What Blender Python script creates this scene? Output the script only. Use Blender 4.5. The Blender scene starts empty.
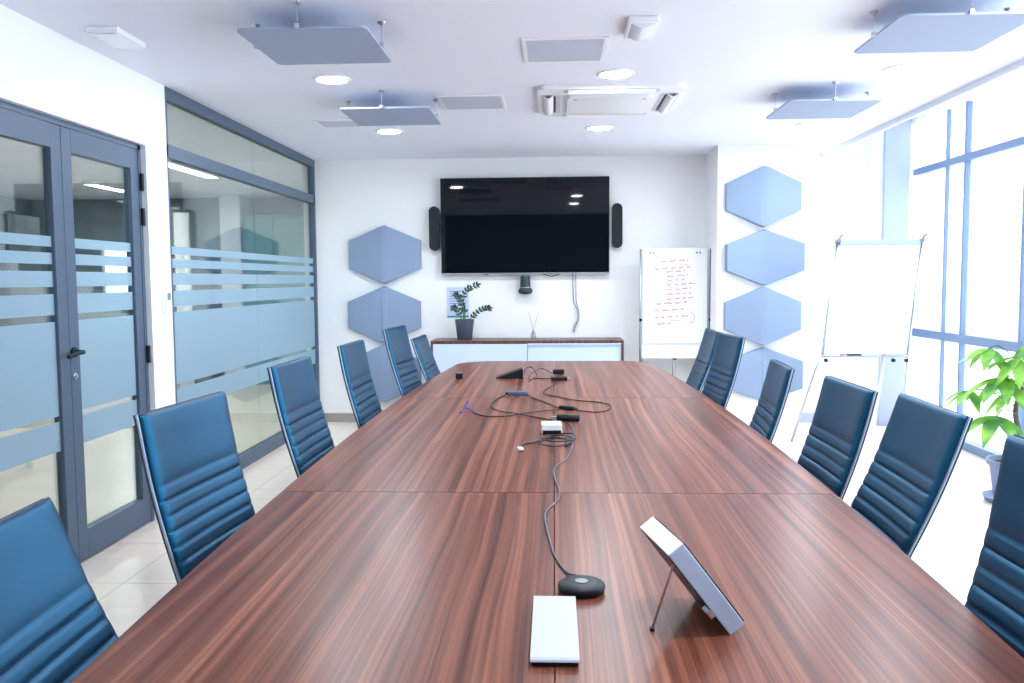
import bpy, bmesh, math, random
from mathutils import Vector, Matrix
random.seed(7)
PI = math.pi
S = bpy.context.scene
C = S.collection

# ------------------------------------------------------------------ helpers
def link(name, bm, mat, parent=None, smooth=False, loc=None, auto=None):
    me = bpy.data.meshes.new(name)
    bmesh.ops.recalc_face_normals(bm, faces=bm.faces)
    bm.to_mesh(me); bm.free()
    o = bpy.data.objects.new(name, me); C.objects.link(o)
    me.materials.append(mat)
    if smooth:
        for p in me.polygons: p.use_smooth = True
        if auto:
            a = math.radians(auto)
            b2 = bmesh.new(); b2.from_mesh(me)
            for e in b2.edges:
                if len(e.link_faces) == 2 and e.calc_face_angle(0) > a: e.smooth = False
            b2.to_mesh(me); b2.free()
    if parent: o.parent = parent
    if loc: o.location = loc
    return o

def thing(name, label, cat, loc=(0, 0, 0), rotz=0, group=None):
    o = bpy.data.objects.new(name, None); C.objects.link(o)
    o.location = loc; o.rotation_euler = (0, 0, rotz)
    o.empty_display_size = .1
    o['label'] = label; o['category'] = cat
    if group: o['group'] = group
    return o

def tag(o, label, cat, group=None):
    o['label'] = label; o['category'] = cat
    if group: o['group'] = group
    return o

def struct(name, bm, mat, parent=None, **k):
    o = link(name, bm, mat, parent, **k)
    if parent is None: o['kind'] = 'structure'
    return o

def box(bm, x0, x1, y0, y1, z0, z1, bev=0, seg=2, M=None):
    vs = [bm.verts.new((x, y, z)) for z in (z0, z1) for y in (y0, y1) for x in (x0, x1)]
    fs = [bm.faces.new([vs[i] for i in f]) for f in ((0,2,3,1),(4,5,7,6),(0,1,5,4),(2,6,7,3),(0,4,6,2),(1,3,7,5))]
    bmesh.ops.recalc_face_normals(bm, faces=fs)
    out = vs
    if bev:
        es = list({e for f in fs for e in f.edges})
        r = bmesh.ops.bevel(bm, geom=es, offset=bev, segments=seg, affect='EDGES', profile=.5)
        out = list({v for f in r['faces'] for v in f.verts} | {v for v in vs if v.is_valid})
    if M is not None: bmesh.ops.transform(bm, matrix=M, verts=out)
    return bm

def B(*a, **k): return box(bmesh.new(), *a, **k)

def tube(bm, pts, r, n=8, closed=False, rz=None):
    pts = [Vector(p) for p in pts]; N = len(pts); rings = []
    up = Vector((0, 0, 1)); prev = None
    for i, p in enumerate(pts):
        a = pts[i-1] if (i > 0 or closed) else p
        b = pts[(i+1) % N] if (i < N-1 or closed) else p
        t = (b - a).normalized()
        if prev is None:
            ref = up if abs(t.z) < .9 else Vector((1, 0, 0))
            s = t.cross(ref).normalized()
        else:
            s = (prev - t*prev.dot(t)).normalized()
        prev = s; w = s.cross(t)
        rr = r[i] if isinstance(r, (list, tuple)) else r
        rings.append([bm.verts.new(p + s*math.cos(2*PI*k/n)*rr + w*math.sin(2*PI*k/n)*(rz or rr)) for k in range(n)])
    for i in range(N if closed else N-1):
        A, D = rings[i], rings[(i+1) % N]
        for k in range(n): bm.faces.new((A[k], A[(k+1) % n], D[(k+1) % n], D[k]))
    if not closed:
        bm.faces.new(rings[0][::-1]); bm.faces.new(rings[-1])
    return bm

def T(*a, **k): return tube(bmesh.new(), *a, **k)

def smooth_path(pts, sub=6):
    P = [Vector(p) for p in pts]; out = []
    for i in range(len(P)-1):
        p0 = P[max(i-1, 0)]; p1 = P[i]; p2 = P[i+1]; p3 = P[min(i+2, len(P)-1)]
        for k in range(sub):
            t = k/sub
            out.append(.5*((2*p1) + (p2-p0)*t + (2*p0-5*p1+4*p2-p3)*t*t + (3*p1-p0-3*p2+p3)*t**3))
    out.append(P[-1]); return out

def lathe(bm, prof, cx=0, cy=0, n=32, M=None):
    rings = []; vs = []
    for r, z in prof:
        if r < 1e-6: ring = [bm.verts.new((cx, cy, z))]
        else: ring = [bm.verts.new((cx+r*math.cos(2*PI*k/n), cy+r*math.sin(2*PI*k/n), z)) for k in range(n)]
        rings.append(ring); vs += ring
    for A, D in zip(rings, rings[1:]):
        for k in range(n):
            q = [A[k % len(A)], A[(k+1) % len(A)], D[(k+1) % len(D)], D[k % len(D)]]
            q = list(dict.fromkeys(q))
            if len(q) > 2: bm.faces.new(q)
    if M is not None: bmesh.ops.transform(bm, matrix=M, verts=vs)
    return bm

def Lz(prof, *a, **k): return lathe(bmesh.new(), prof, *a, **k)

def prism(bm, poly, axis, a, b):
    """extrude a 2-D polygon; axis 'z': poly is (x,y); 'y': (x,z); 'x': (y,z)"""
    def mk(u, v, w): return {'z': (u, v, w), 'y': (u, w, v), 'x': (w, u, v)}[axis]
    A = [bm.verts.new(mk(u, v, a)) for u, v in poly]; D = [bm.verts.new(mk(u, v, b)) for u, v in poly]
    n = len(poly)
    bm.faces.new(A[::-1]); bm.faces.new(D)
    for i in range(n): bm.faces.new((A[i], A[(i+1) % n], D[(i+1) % n], D[i]))
    return bm

def bevel_all(bm, off, seg=2, ang=25):
    es = [e for e in bm.edges if len(e.link_faces) == 2 and e.calc_face_angle(0) > math.radians(ang)]
    bmesh.ops.bevel(bm, geom=es, offset=off, segments=seg, affect='EDGES', profile=.5)
    return bm

def rrect(x0, x1, y0, y1, r, n=6):
    out = []
    for cx, cy, a0 in ((x1-r, y1-r, 0), (x0+r, y1-r, PI/2), (x0+r, y0+r, PI), (x1-r, y0+r, 1.5*PI)):
        for k in range(n+1):
            a = a0 + k*PI/2/n; out.append((cx+r*math.cos(a), cy+r*math.sin(a)))
    return out

# ------------------------------------------------------------------ materials
def mat(name, col, rough=.5, metal=0, spec=.5, **kw):
    m = bpy.data.materials.new(name); m.use_nodes = True
    b = m.node_tree.nodes['Principled BSDF']
    b.inputs['Base Color'].default_value = (*col, 1)
    b.inputs['Roughness'].default_value = rough
    b.inputs['Metallic'].default_value = metal
    b.inputs['Specular IOR Level'].default_value = spec
    for k, v in kw.items(): b.inputs[k].default_value = v
    return m

def nodes(m):
    nt = m.node_tree
    def N(t, **kw):
        n = nt.nodes.new(t)
        for k, v in kw.items(): setattr(n, k, v)
        return n
    return nt, N, nt.links.new, nt.nodes.get('Principled BSDF')

def noisy(m, scale=40, bump=.1, vary=.06, dist=.002):
    """faint procedural mottling and bump"""
    nt, N, L, b = nodes(m)
    tc = N('ShaderNodeTexCoord'); nz = N('ShaderNodeTexNoise'); nz.inputs['Scale'].default_value = scale
    nz.inputs['Detail'].default_value = 4
    L(tc.outputs['Object'], nz.inputs['Vector'])
    bp = N('ShaderNodeBump'); bp.inputs['Strength'].default_value = bump; bp.inputs['Distance'].default_value = dist
    L(nz.outputs['Fac'], bp.inputs['Height']); L(bp.outputs['Normal'], b.inputs['Normal'])
    c = b.inputs['Base Color'].default_value
    mr = N('ShaderNodeMixRGB'); mr.inputs['Color1'].default_value = [x*(1-vary) for x in c[:3]]+[1]
    mr.inputs['Color2'].default_value = [min(1, x*(1+vary)) for x in c[:3]]+[1]
    L(nz.outputs['Fac'], mr.inputs['Fac']); L(mr.outputs['Color'], b.inputs['Base Color'])
    return m

def emit(name, col, s):
    m = bpy.data.materials.new(name); m.use_nodes = True
    nt, N, L, b = nodes(m); nt.nodes.remove(b)
    e = N('ShaderNodeEmission'); e.inputs['Color'].default_value = (*col, 1); e.inputs['Strength'].default_value = s
    L(e.outputs[0], nt.nodes['Material Output'].inputs['Surface']); return m

def glass(name, tint=(.96, .98, 1), refl=.08, rough=.0):
    """thin architectural glass: clear transmission plus a fresnel mirror"""
    m = bpy.data.materials.new(name); m.use_nodes = True
    nt, N, L, b = nodes(m); nt.nodes.remove(b)
    t = N('ShaderNodeBsdfTransparent'); t.inputs['Color'].default_value = (*tint, 1)
    g = N('ShaderNodeBsdfGlossy'); g.inputs['Roughness'].default_value = rough
    lw = N('ShaderNodeLayerWeight'); lw.inputs['Blend'].default_value = .25
    mp = N('ShaderNodeMath', operation='MULTIPLY_ADD'); mp.inputs[1].default_value = .5; mp.inputs[2].default_value = refl*.5
    L(lw.outputs['Fresnel'], mp.inputs[0])
    mx = N('ShaderNodeMixShader'); L(mp.outputs[0], mx.inputs[0]); L(t.outputs[0], mx.inputs[1]); L(g.outputs[0], mx.inputs[2])
    L(mx.outputs[0], nt.nodes['Material Output'].inputs['Surface']); return m

def frosted(name):
    m = bpy.data.materials.new(name); m.use_nodes = True
    nt, N, L, b = nodes(m); nt.nodes.remove(b)
    t = N('ShaderNodeBsdfTransparent'); t.inputs['Color'].default_value = (.85, .93, 1, 1)
    d = N('ShaderNodeBsdfDiffuse'); d.inputs['Color'].default_value = (.40, .52, .61, 1)
    tr = N('ShaderNodeBsdfTranslucent'); tr.inputs['Color'].default_value = (.5, .68, .80, 1)
    m1 = N('ShaderNodeMixShader'); m1.inputs[0].default_value = .4; L(d.outputs[0], m1.inputs[1]); L(tr.outputs[0], m1.inputs[2])
    m2 = N('ShaderNodeMixShader'); m2.inputs[0].default_value = .84; L(t.outputs[0], m2.inputs[1]); L(m1.outputs[0], m2.inputs[2])
    L(m2.outputs[0], nt.nodes['Material Output'].inputs['Surface']); return m

M = {}
M['wall'] = noisy(mat('white paint', (.86, .87, .88), .7, spec=.3), 60, .06, .01)
M['ceil'] = noisy(mat('ceiling paint', (.80, .83, .92), .8, spec=.2), 60, .05, .01)
M['frame'] = noisy(mat('blue grey aluminium', (.082, .122, .185), .45, .15), 80, .03, .03)
M['winframe'] = mat('window aluminium', (.15, .225, .37), .4, .2)
M['black'] = noisy(mat('black plastic', (.007, .010, .015), .45, spec=.3), 90, .05, .1)
M['rubber'] = mat('dark cable rubber', (.02, .022, .03), .5)
M['greycable'] = mat('grey braided cable', (.10, .10, .13), .5)
M['chrome'] = mat('chrome', (.75, .78, .82), .12, 1)
M['rail'] = mat('satin rail', (.34, .41, .52), .38, .9)
M['steel'] = mat('brushed steel', (.55, .58, .62), .35, 1)
M['white_plastic'] = noisy(mat('white plastic', (.85, .87, .9), .35), 50, .02, .01)
M['grey_plastic'] = mat('grey plastic', (.33, .36, .42), .4)
M['hook'] = mat('hook grey', (.16, .19, .23), .5)
M['outlet'] = mat('outlet grey', (.58, .61, .68), .5)
M['dark_slot'] = mat('dark slot', (.03, .035, .05), .6)
M['leather'] = noisy(mat('black leather painted blue sheen', (.006, .017, .038), .43, spec=1.0, **{'Specular Tint': (.05, .52, 1, 1), 'IOR': 1.65}), 220, .06, .10, .001)  # specular tint paints the blue of window reflections into the black leather
M['seam'] = mat('leather shell', (.006, .022, .05), .4)
M['felt'] = noisy(mat('blue grey felt', (.26, .34, .48), .95, spec=.1), 300, .2, .06, .001)
M['felt_ceiling'] = noisy(mat('grey felt', (.36, .42, .56), .95, spec=.1), 300, .2, .06, .001)
M['cabinet'] = noisy(mat('pale laminate', (.56, .66, .84), .4), 60, .02, .01)
M['paper'] = noisy(mat('paper', (.84, .86, .90), .8, spec=.2), 40, .04, .01)
M['ink'] = mat('red marker ink', (.46, .045, .12), .7)
M['ink_dark'] = mat('dark red marker ink', (.35, .04, .10), .7)
M['glass'] = glass('clear glass', (.90, .95, .93), .10)
M['winglass'] = glass('window glass', (.97, .99, 1), .05)
M['frost'] = frosted('frosted film')
M['skirt'] = noisy(mat('skirting tile', (.36, .33, .32), .4), 30, .03, .05)
M['screen'] = mat('tv screen', (.003, .005, .008), .03, spec=.35)
M['silver'] = mat('silver trim', (.5, .53, .58), .3, .8)
M['speaker'] = noisy(mat('speaker cloth', (.010, .013, .020), .8), 400, .2, .2, .001)
M['pot'] = mat('slate pot', (.055, .075, .11), .35)
M['pot_blue'] = noisy(mat('blue grey pot', (.22, .28, .45), .5), 40, .05, .05)
M['soil'] = noisy(mat('soil', (.05, .035, .025), .95), 90, .5, .4, .01)
M['zz'] = mat('dark green leaf', (.010, .050, .040), .35)
M['stem'] = mat('green stem', (.06, .16, .08), .5)
M['trunk'] = noisy(mat('young trunk', (.14, .12, .10), .8), 60, .3, .2, .004)
M['reed'] = mat('reed stick', (.55, .22, .20), .7)
M['clear'] = glass('jar glass', (.9, .92, .95), .1)
M['teal'] = mat('teal', (.02, .28, .32), .5)
M['notice'] = mat('notice paper', (.55, .62, .82), .8)
M['purple'] = mat('purple tie', (.05, .03, .22), .5)
M['bluegrey'] = mat('blue grey plastic', (.07, .12, .22), .4)
M['camera'] = mat('dark petrol plastic', (.012, .030, .046), .35)
M['bumpgrey'] = mat('logo grey', (.20, .22, .26), .4)
M['tablet_side'] = mat('satin silver', (.46, .56, .74), .35, .1)
M['lamp'] = emit('lamp glow', (.86, .93, 1), 56)
M['strip'] = emit('corridor strip glow', (.97, .99, .97), 26)
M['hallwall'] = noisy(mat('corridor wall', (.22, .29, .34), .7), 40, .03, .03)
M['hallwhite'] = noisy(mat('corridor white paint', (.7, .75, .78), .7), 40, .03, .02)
M['hallteal'] = noisy(mat('teal panel', (.08, .27, .28), .4), 40, .02, .04)
M['halldark'] = noisy(mat('dark cabinet', (.06, .085, .11), .5), 40, .02, .05)
M['facade'] = noisy(mat('pale facade', (.86, .87, .88), .8), 10, .02, .02)
M['facadewin'] = mat('far window', (.5, .56, .64), .3)

# leaf, bright
m = mat('bright green leaf', (.16, .42, .05), .4); M['leaf'] = m
nt, N, L, b = nodes(m)
tc = N('ShaderNodeTexCoord'); nz = N('ShaderNodeTexNoise'); nz.inputs['Scale'].default_value = 9
rp = N('ShaderNodeValToRGB'); rp.color_ramp.elements[0].color = (.07, .26, .06, 1); rp.color_ramp.elements[0].position = .35
rp.color_ramp.elements[1].color = (.30, .58, .07, 1); rp.color_ramp.elements[1].position = .65
L(tc.outputs['Object'], nz.inputs['Vector']); L(nz.outputs['Fac'], rp.inputs['Fac']); L(rp.outputs['Color'], b.inputs['Base Color'])
tr = N('ShaderNodeBsdfTranslucent'); L(rp.outputs['Color'], tr.inputs['Color'])
mx = N('ShaderNodeMixShader'); mx.inputs[0].default_value = .35
L(b.outputs[0], mx.inputs[1]); L(tr.outputs[0], mx.inputs[2]); L(mx.outputs[0], nt.nodes['Material Output'].inputs['Surface'])

# floor tiles
m = mat('pale porcelain tile', (.6, .58, .57), .28); M['floor'] = m
nt, N, L, b = nodes(m)
tc = N('ShaderNodeTexCoord'); mp = N('ShaderNodeMapping'); mp.inputs['Location'].default_value = (2.04+.605*10, -3.84+.605*20, 0)
br = N('ShaderNodeTexBrick'); br.offset = 0; br.squash = 1
for k, v in (('Scale', 1), ('Mortar Size', .0022), ('Mortar Smooth', .2), ('Brick Width', .605), ('Row Height', .605), ('Bias', 0)): br.inputs[k].default_value = v
br.inputs['Color1'].default_value = (.80, .70, .61, 1); br.inputs['Color2'].default_value = (.84, .74, .65, 1); br.inputs['Mortar'].default_value = (.27, .25, .24, 1)
nz = N('ShaderNodeTexNoise'); nz.inputs['Scale'].default_value = 3; nz.inputs['Detail'].default_value = 6
m2 = N('ShaderNodeMapping'); m2.inputs['Scale'].default_value = (1, 5, 1)
mx = N('ShaderNodeMixRGB', blend_type='MULTIPLY'); mx.inputs['Fac'].default_value = .35
rp = N('ShaderNodeValToRGB'); rp.color_ramp.elements[0].position = .3; rp.color_ramp.elements[0].color = (.78, .76, .74, 1); rp.color_ramp.elements[1].position = .7; rp.color_ramp.elements[1].color = (1, 1, 1, 1)
L(tc.outputs['Object'], mp.inputs['Vector']); L(mp.outputs[0], br.inputs['Vector']); L(tc.outputs['Object'], m2.inputs['Vector']); L(m2.outputs[0], nz.inputs['Vector'])
L(nz.outputs['Fac'], rp.inputs['Fac']); L(br.outputs['Color'], mx.inputs['Color1']); L(rp.outputs['Color'], mx.inputs['Color2']); L(mx.outputs['Color'], b.inputs['Base Color'])

# walnut veneer, grain along local Y
def wood(name, dark, mid, light, rough):
    m = mat(name, mid, rough, spec=.24)
    nt, N, L, b = nodes(m)
    tc = N('ShaderNodeTexCoord')
    oi = N('ShaderNodeObjectInfo')
    add = N('ShaderNodeVectorMath', operation='MULTIPLY_ADD'); add.inputs[1].default_value = (1, 1, 1)
    L(tc.outputs['Object'], add.inputs[0])
    cx = N('ShaderNodeCombineXYZ'); L(oi.outputs['Random'], cx.inputs['X']); L(oi.outputs['Random'], cx.inputs['Y']); L(cx.outputs[0], add.inputs[2])
    # slow wander of the grain
    w = N('ShaderNodeTexNoise'); w.inputs['Scale'].default_value = 1; w.inputs['Detail'].default_value = 2
    mw = N('ShaderNodeMapping'); mw.inputs['Scale'].default_value = (2.2, .55, 1); L(add.outputs[0], mw.inputs['Vector']); L(mw.outputs[0], w.inputs['Vector'])
    sub = N('ShaderNodeVectorMath', operation='MULTIPLY_ADD'); sub.inputs[1].default_value = (.07, 0, 0)
    L(w.outputs['Color'], sub.inputs[0]); L(add.outputs[0], sub.inputs[2])
    def streak(sx, sy, det, rough_=.6):
        mm = N('ShaderNodeMapping'); mm.inputs['Scale'].default_value = (sx, sy, 1); L(sub.outputs[0], mm.inputs['Vector'])
        n = N('ShaderNodeTexNoise'); n.inputs['Scale'].default_value = 1; n.inputs['Detail'].default_value = det; n.inputs['Roughness'].default_value = rough_
        L(mm.outputs[0], n.inputs['Vector']); return n.outputs['Fac']
    a = streak(32, .30, 6, .66); f = streak(180, .45, 4, .65)
    r1 = N('ShaderNodeValToRGB'); e = r1.color_ramp.elements
    e[0].position = .34; e[0].color = (*dark, 1); e[1].position = .68; e[1].color = (*light, 1)
    n1 = r1.color_ramp.elements.new(.5); n1.color = (*mid, 1)
    L(a, r1.inputs['Fac'])
    r2 = N('ShaderNodeValToRGB'); r2.color_ramp.elements[0].position = .35; r2.color_ramp.elements[0].color = (.60, .57, .56, 1)
    r2.color_ramp.elements[1].position = .62; r2.color_ramp.elements[1].color = (1.22, 1.22, 1.22, 1)
    L(f, r2.inputs['Fac'])
    mx = N('ShaderNodeMixRGB', blend_type='MULTIPLY'); mx.inputs['Fac'].default_value = .8
    L(r1.outputs['Color'], mx.inputs['Color1']); L(r2.outputs['Color'], mx.inputs['Color2']); L(mx.outputs['Color'], b.inputs['Base Color'])
    return m
M['walnut'] = wood('walnut veneer', (.075, .021, .014), (.175, .054, .032), (.34, .132, .078), .31)
M['walnut_small'] = wood('walnut edge', (.06, .03, .026), (.12, .06, .05), (.2, .11, .09), .35)

# ------------------------------------------------------------------ setting
XL, YB, ZC = -2.36, 8.42, 2.613
XW = 3.36
struct('floor', B(-8, 3.5, -2, 13, -.1, 0), M['floor'])
b = B(-8, 2.61, -2, 13, ZC, ZC+.12)
struct('ceiling', b, M['ceil'])
b = B(2.585, 2.61, -2, 8.50, ZC-.042, ZC)          # drop lip along the window recess
box(b, 2.61, 3.6, -2, 8.6, 2.95, 3.07)             # recess soffit
box(b, 2.585, 2.61, -2, 8.6, ZC+.12, 3.07)
struct('trim_1', b, M['ceil'])
struct('wall_back', B(XL-.12, 3.6, YB, YB+.12, 0, 2.95), M['wall'])
struct('wall_rear', B(XL-.12, 3.6, -2.02, -1.9, 0, 2.95), noisy(mat('dark grey rear wall', (.025, .03, .04), .7), 40, .03, .02))
DY0, DY1, DZ = 3.24, 4.89, 2.215
b = B(XL-.12, XL, -2, DY0, 0, ZC); box(b, XL-.12, XL, DY0, DY1, DZ, ZC); box(b, XL-.12, XL, DY1, 5.16, 0, ZC)
struct('wall_left', b, M['wall'])
struct('wall_pillar', B(1.48, 2.235, 7.815, YB, 0, ZC), M['wall'])
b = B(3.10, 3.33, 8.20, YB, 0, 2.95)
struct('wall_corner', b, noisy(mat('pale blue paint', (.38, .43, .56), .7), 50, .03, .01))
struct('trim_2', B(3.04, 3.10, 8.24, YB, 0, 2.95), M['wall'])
struct('baseboard_back', B(XL, 1.48, YB-.012, YB, 0, .09), M['skirt'])
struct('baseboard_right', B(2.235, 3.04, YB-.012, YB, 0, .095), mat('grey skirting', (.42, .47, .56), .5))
struct('baseboard_left', B(XL, XL+.012, -1.9, DY0, 0, .09), M['skirt'])

# glazed partition
def films(name, y0, y1, x, parent):
    for z0, z1 in ((1.595, 1.645), (1.511, 1.566), (1.402, 1.477), (1.266, 1.367), (.772, 1.233), (.60, .745)):
        link(name, B(x-.0006, x+.0006, y0, y1, z0, z1), M['frost'], parent)
b = B(XL-.06, XL, 5.16, YB, 2.543, ZC); box(b, XL-.06, XL, 5.16, YB, 2.187, 2.265); box(b, XL-.06, XL, 5.16, YB, 0, .10)
box(b, XL-.06, XL, 5.16, 5.185, .10, 2.543); box(b, XL-.06, XL, 8.375, YB, .10, 2.543)
w1 = struct('window_1', b, M['frame'])
for y0, y1 in ((5.185, 6.742), (6.748, 8.375)):
    link('pane', B(XL-.036, XL-.026, y0, y1, .10, 2.187), M['glass'], w1)
    link('pane', B(XL-.036, XL-.026, y0, y1, 2.265, 2.543), M['glass'], w1)
    films('frosted_band', y0, y1, XL-.0245, w1)

# double glass door, set back in its opening
XD = XL-.035
b = B(XD-.05, XD+.002, DY0, DY0+.03, 0, DZ); box(b, XD-.05, XD+.002, DY1-.03, DY1, 0, DZ); box(b, XD-.05, XD+.002, DY0, DY1, DZ-.03, DZ)
struct('trim_3', b, M['frame'])
def leaf(n, y0, y1, handle=None):
    z0, z1 = .008, DZ-.032
    s, tr_, br_ = .085, .115, .15
    b = B(XD-.045, XD, y0, y0+s, z0, z1, .003); box(b, XD-.045, XD, y1-s, y1, z0, z1, .003)
    box(b, XD-.045, XD, y0+s, y1-s, z1-tr_, z1); box(b, XD-.045, XD, y0+s, y1-s, z0, z0+br_)
    d = struct('door_%d' % n, b, M['frame'])
    link('pane', B(XD-.028, XD-.020, y0+s, y1-s, z0+br_, z1-tr_), M['glass'], d)
    films('frosted_band', y0+s, y1-s, XD-.0185, d)
    return d
d1 = leaf(1, DY0+.032, 4.087); d2 = leaf(2, 4.091, DY1-.032)
hy = 4.118
h = link('door_handle', Lz([(0, 0), (.026, 0), (.026, .01), (.012, .012), (.012, .05), (0, .05)], M=Matrix.Translation((XD, hy, 1.075)) @ Matrix.Rotation(PI/2, 4, 'Y')), M['black'], d2, smooth=True, auto=30)
h['label'] = 'black lever handle'
link('lever', T(smooth_path([(XD+.045, hy+.015, 1.075), (XD+.05, hy-.02, 1.076), (XD+.05, hy-.075, 1.072), (XD+.047, hy-.125, 1.062)]), .010, 10), M['black'], h, smooth=True)
link('lock_cylinder', Lz([(0, 0), (.017, 0), (.017, .006), (.009, .008), (.009, .014), (0, .014)], n=20, M=Matrix.Translation((XD, hy, .955)) @ Matrix.Rotation(PI/2, 4, 'Y')), M['steel'], d2, smooth=True, auto=30)
for z in (2.0, 1.80, 1.0, .2):
    link('hinge', Lz([(0, -.05), (.011, -.05), (.011, .05), (0, .05)], XD+.012, DY1-.014, 14, M=Matrix.Translation((0, 0, z))), M['black'], d2, smooth=True, auto=40)

# window wall on the right
b = bmesh.new()
ys = [-1.9, -.95, 0, .92, 1.84, 2.75, 3.66, 4.57, 5.48, 6.30]
for y in ys: box(b, XW, XW+.07, y-.02, y+.02, 0, 2.84)
box(b, XW, XW+.045, 7.185, 7.215, 0, 2.84); box(b, XW, XW+.03, 7.525, 7.547, 0, 2.84)
for z0, z1 in ((0, .07), (.868, .942), (2.358, 2.418)): box(b, XW-.005, XW+.065, -1.9, 8.2, z0, z1)
w2 = struct('window_2', b, M['winframe'])
ally = sorted(ys + [7.20, 7.535, 8.22])
for y0, y1 in zip(ally, ally[1:]):
    link('pane', B(XW+.03, XW+.038, y0+.02, y1-.02, .07, 2.84), M['winglass'], w2)
struct('wall_right', B(XW, XW+.12, -2, 8.6, 2.84, 3.0), M['wall'])

# ------------------------------------------------------------------ corridor beyond the glass
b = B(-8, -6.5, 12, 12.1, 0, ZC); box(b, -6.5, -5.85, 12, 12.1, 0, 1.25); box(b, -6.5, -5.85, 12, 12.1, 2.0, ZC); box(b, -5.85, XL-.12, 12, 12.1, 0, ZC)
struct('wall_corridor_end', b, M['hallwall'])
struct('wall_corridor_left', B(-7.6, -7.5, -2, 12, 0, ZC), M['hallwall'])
struct('wall_corridor_right', B(XL-.12, XL, YB+.12, 12, 0, ZC), M['hallwhite'])
struct('wall_corridor_rear', B(-7.6, XL-.12, -2.02, -1.9, 0, ZC), M['hallwhite'])
struct('window_3', B(-6.5, -5.85, 12.03, 12.04, 1.25, 2.0), M['winglass'])
struct('wall_corridor_column', B(-4.55, -4.27, 11.5, 11.9, 0, ZC), M['hallwhite'])
t = thing('storage_cupboard', 'tall teal cupboard block at the corridor end seen through the glass partition', 'cupboard', (-3.38, 11.75, 0))
link('body', B(-.85, .85, -.24, .24, 0, 2.33, .006), M['hallteal'], t)
for x in (-.64, -.21, .21, .64): link('door', B(x-.20, x+.20, -.258, -.242, .06, 2.28, .004), M['hallteal'], t)
t = thing('filing_cabinet', 'dark grey filing cabinet in the corridor beside the white column', 'cabinet', (-5.1, 11.65, 0))
link('body', B(-.45, .45, -.25, .25, 0, 1.85, .006), M['halldark'], t)
for k in range(4):
    d = link('drawer', B(-.43, .43, -.27, -.252, .05+k*.45, .46+k*.45, .004), M['halldark'], t)
    link('drawer_pull', B(-.08, .08, -.285, -.27, .33+k*.45, .345+k*.45), M['steel'], d)
t = thing('display_panel', 'narrow tall white panel standing in the corridor behind the left end of the partition', 'panel', (-4.82, 10.9, 0))
link('panel', B(-.10, .10, -.015, .015, .03, 2.32, .004), M['paper'], t)
link('foot', B(-.14, .14, -.15, .15, 0, .03, .004), M['steel'], t)
t = thing('wardrobe', 'dark blue grey wardrobe in the corridor behind the left door leaf', 'wardrobe', (-6.6, 9.6, 0))
link('body', B(-.5, .5, -.3, .3, 0, 2.2, .006), M['halldark'], t)
for x in (-.25, .25): link('door', B(x-.235, x+.235, -.32, -.302, .05, 2.15, .004), M['halldark'], t)
def strip(x, y, l, lab):
    t = thing('linear_light', lab, 'ceiling light', (x, y, ZC), 0, 'corridor ceiling lights')
    b = B(-.09, -.06, -l/2, l/2, -.05, 0); box(b, .06, .09, -l/2, l/2, -.05, 0); box(b, -.06, .06, -l/2, -l/2+.03, -.05, 0); box(b, -.06, .06, l/2-.03, l/2, -.05, 0)
    link('housing', b, M['white_plastic'], t)
    link('diffuser', B(-.06, .06, -l/2+.03, l/2-.03, -.045, -.03), M['strip'], t)
strip(-3.75, 8.7, 1.3, 'linear corridor ceiling light seen through the upper partition glass')
strip(-3.75, 4.6, 1.3, 'linear corridor ceiling light outside beside the double doors')
strip(-5.4, 10.4, 1.3, 'linear corridor ceiling light far down by the filing cabinet')
strip(-5.4, 6.4, 1.3, 'linear corridor ceiling light behind the right hand door leaf')

# pale building outside the windows
t = thing('apartment_building', 'pale apartment building outside, washed out by daylight beyond the window wall', 'building', (36, 52, -12))
link('wall', B(-10, 10, -8, 8, 0, 16), M['facade'], t)
b = B(-10.4, 10.4, -8.4, 8.4, 16, 16.5)
link('roof', b, M['facade'], t)
for k in range(5):
    for j in range(5):
        link('window', B(-8.9+j*3.7, -7.1+j*3.7, -8.06, -7.95, 1.2+k*3, 2.9+k*3), M['facadewin'], t)

# ------------------------------------------------------------------ conference table
YT, LT = 3.80, 3.30
def hw(y):
    t = abs(y-YT); w = .900 - .0125*t*t
    r = .26
    if t > LT-r: w -= r - math.sqrt(max(0, r*r-(t-(LT-r))**2))
    return w
tb = thing('conference_table', 'long boat shaped walnut veneer conference table in the middle of the room', 'table', (0, YT, 0))
ZT = .74
cuts = [YT-LT, 2.68, 4.87, YT+LT]
for (a, c) in zip(cuts, cuts[1:]):
    n = 40
    yy = [a + (c-a)*i/n for i in range(n+1)]
    if a == cuts[0]: yy = sorted(yy + [a+.002, a+.006, a+.012, a+.025, a+.04])
    if c == cuts[-1]: yy = sorted(yy + [c-.002, c-.006, c-.012, c-.025, c-.04])
    g = .0013
    yy[0] += g if a != cuts[0] else 0; yy[-1] -= g if c != cuts[-1] else 0
    for s in (-1, 1):
        poly = [(s*.0012, yy[0]-YT)] + [(s*hw(y), y-YT) for y in yy] + [(s*.0012, yy[-1]-YT)]
        bm = prism(bmesh.new(), poly if s > 0 else poly[::-1], 'z', ZT-.036, ZT)
        es = [e for e in bm.edges if abs(e.verts[0].co.z-e.verts[1].co.z) < 1e-6 and all(abs(v.co.x) > .01 for v in e.verts)
              and not any(abs(e.verts[0].co.y+YT-q) < .002 and abs(e.verts[1].co.y+YT-q) < .002 for q in cuts[1:3])]
        bmesh.ops.bevel(bm, geom=es, offset=.0025, segments=2, affect='EDGES', profile=.5)
        link('tabletop', bm, M['walnut'], tb)
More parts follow.
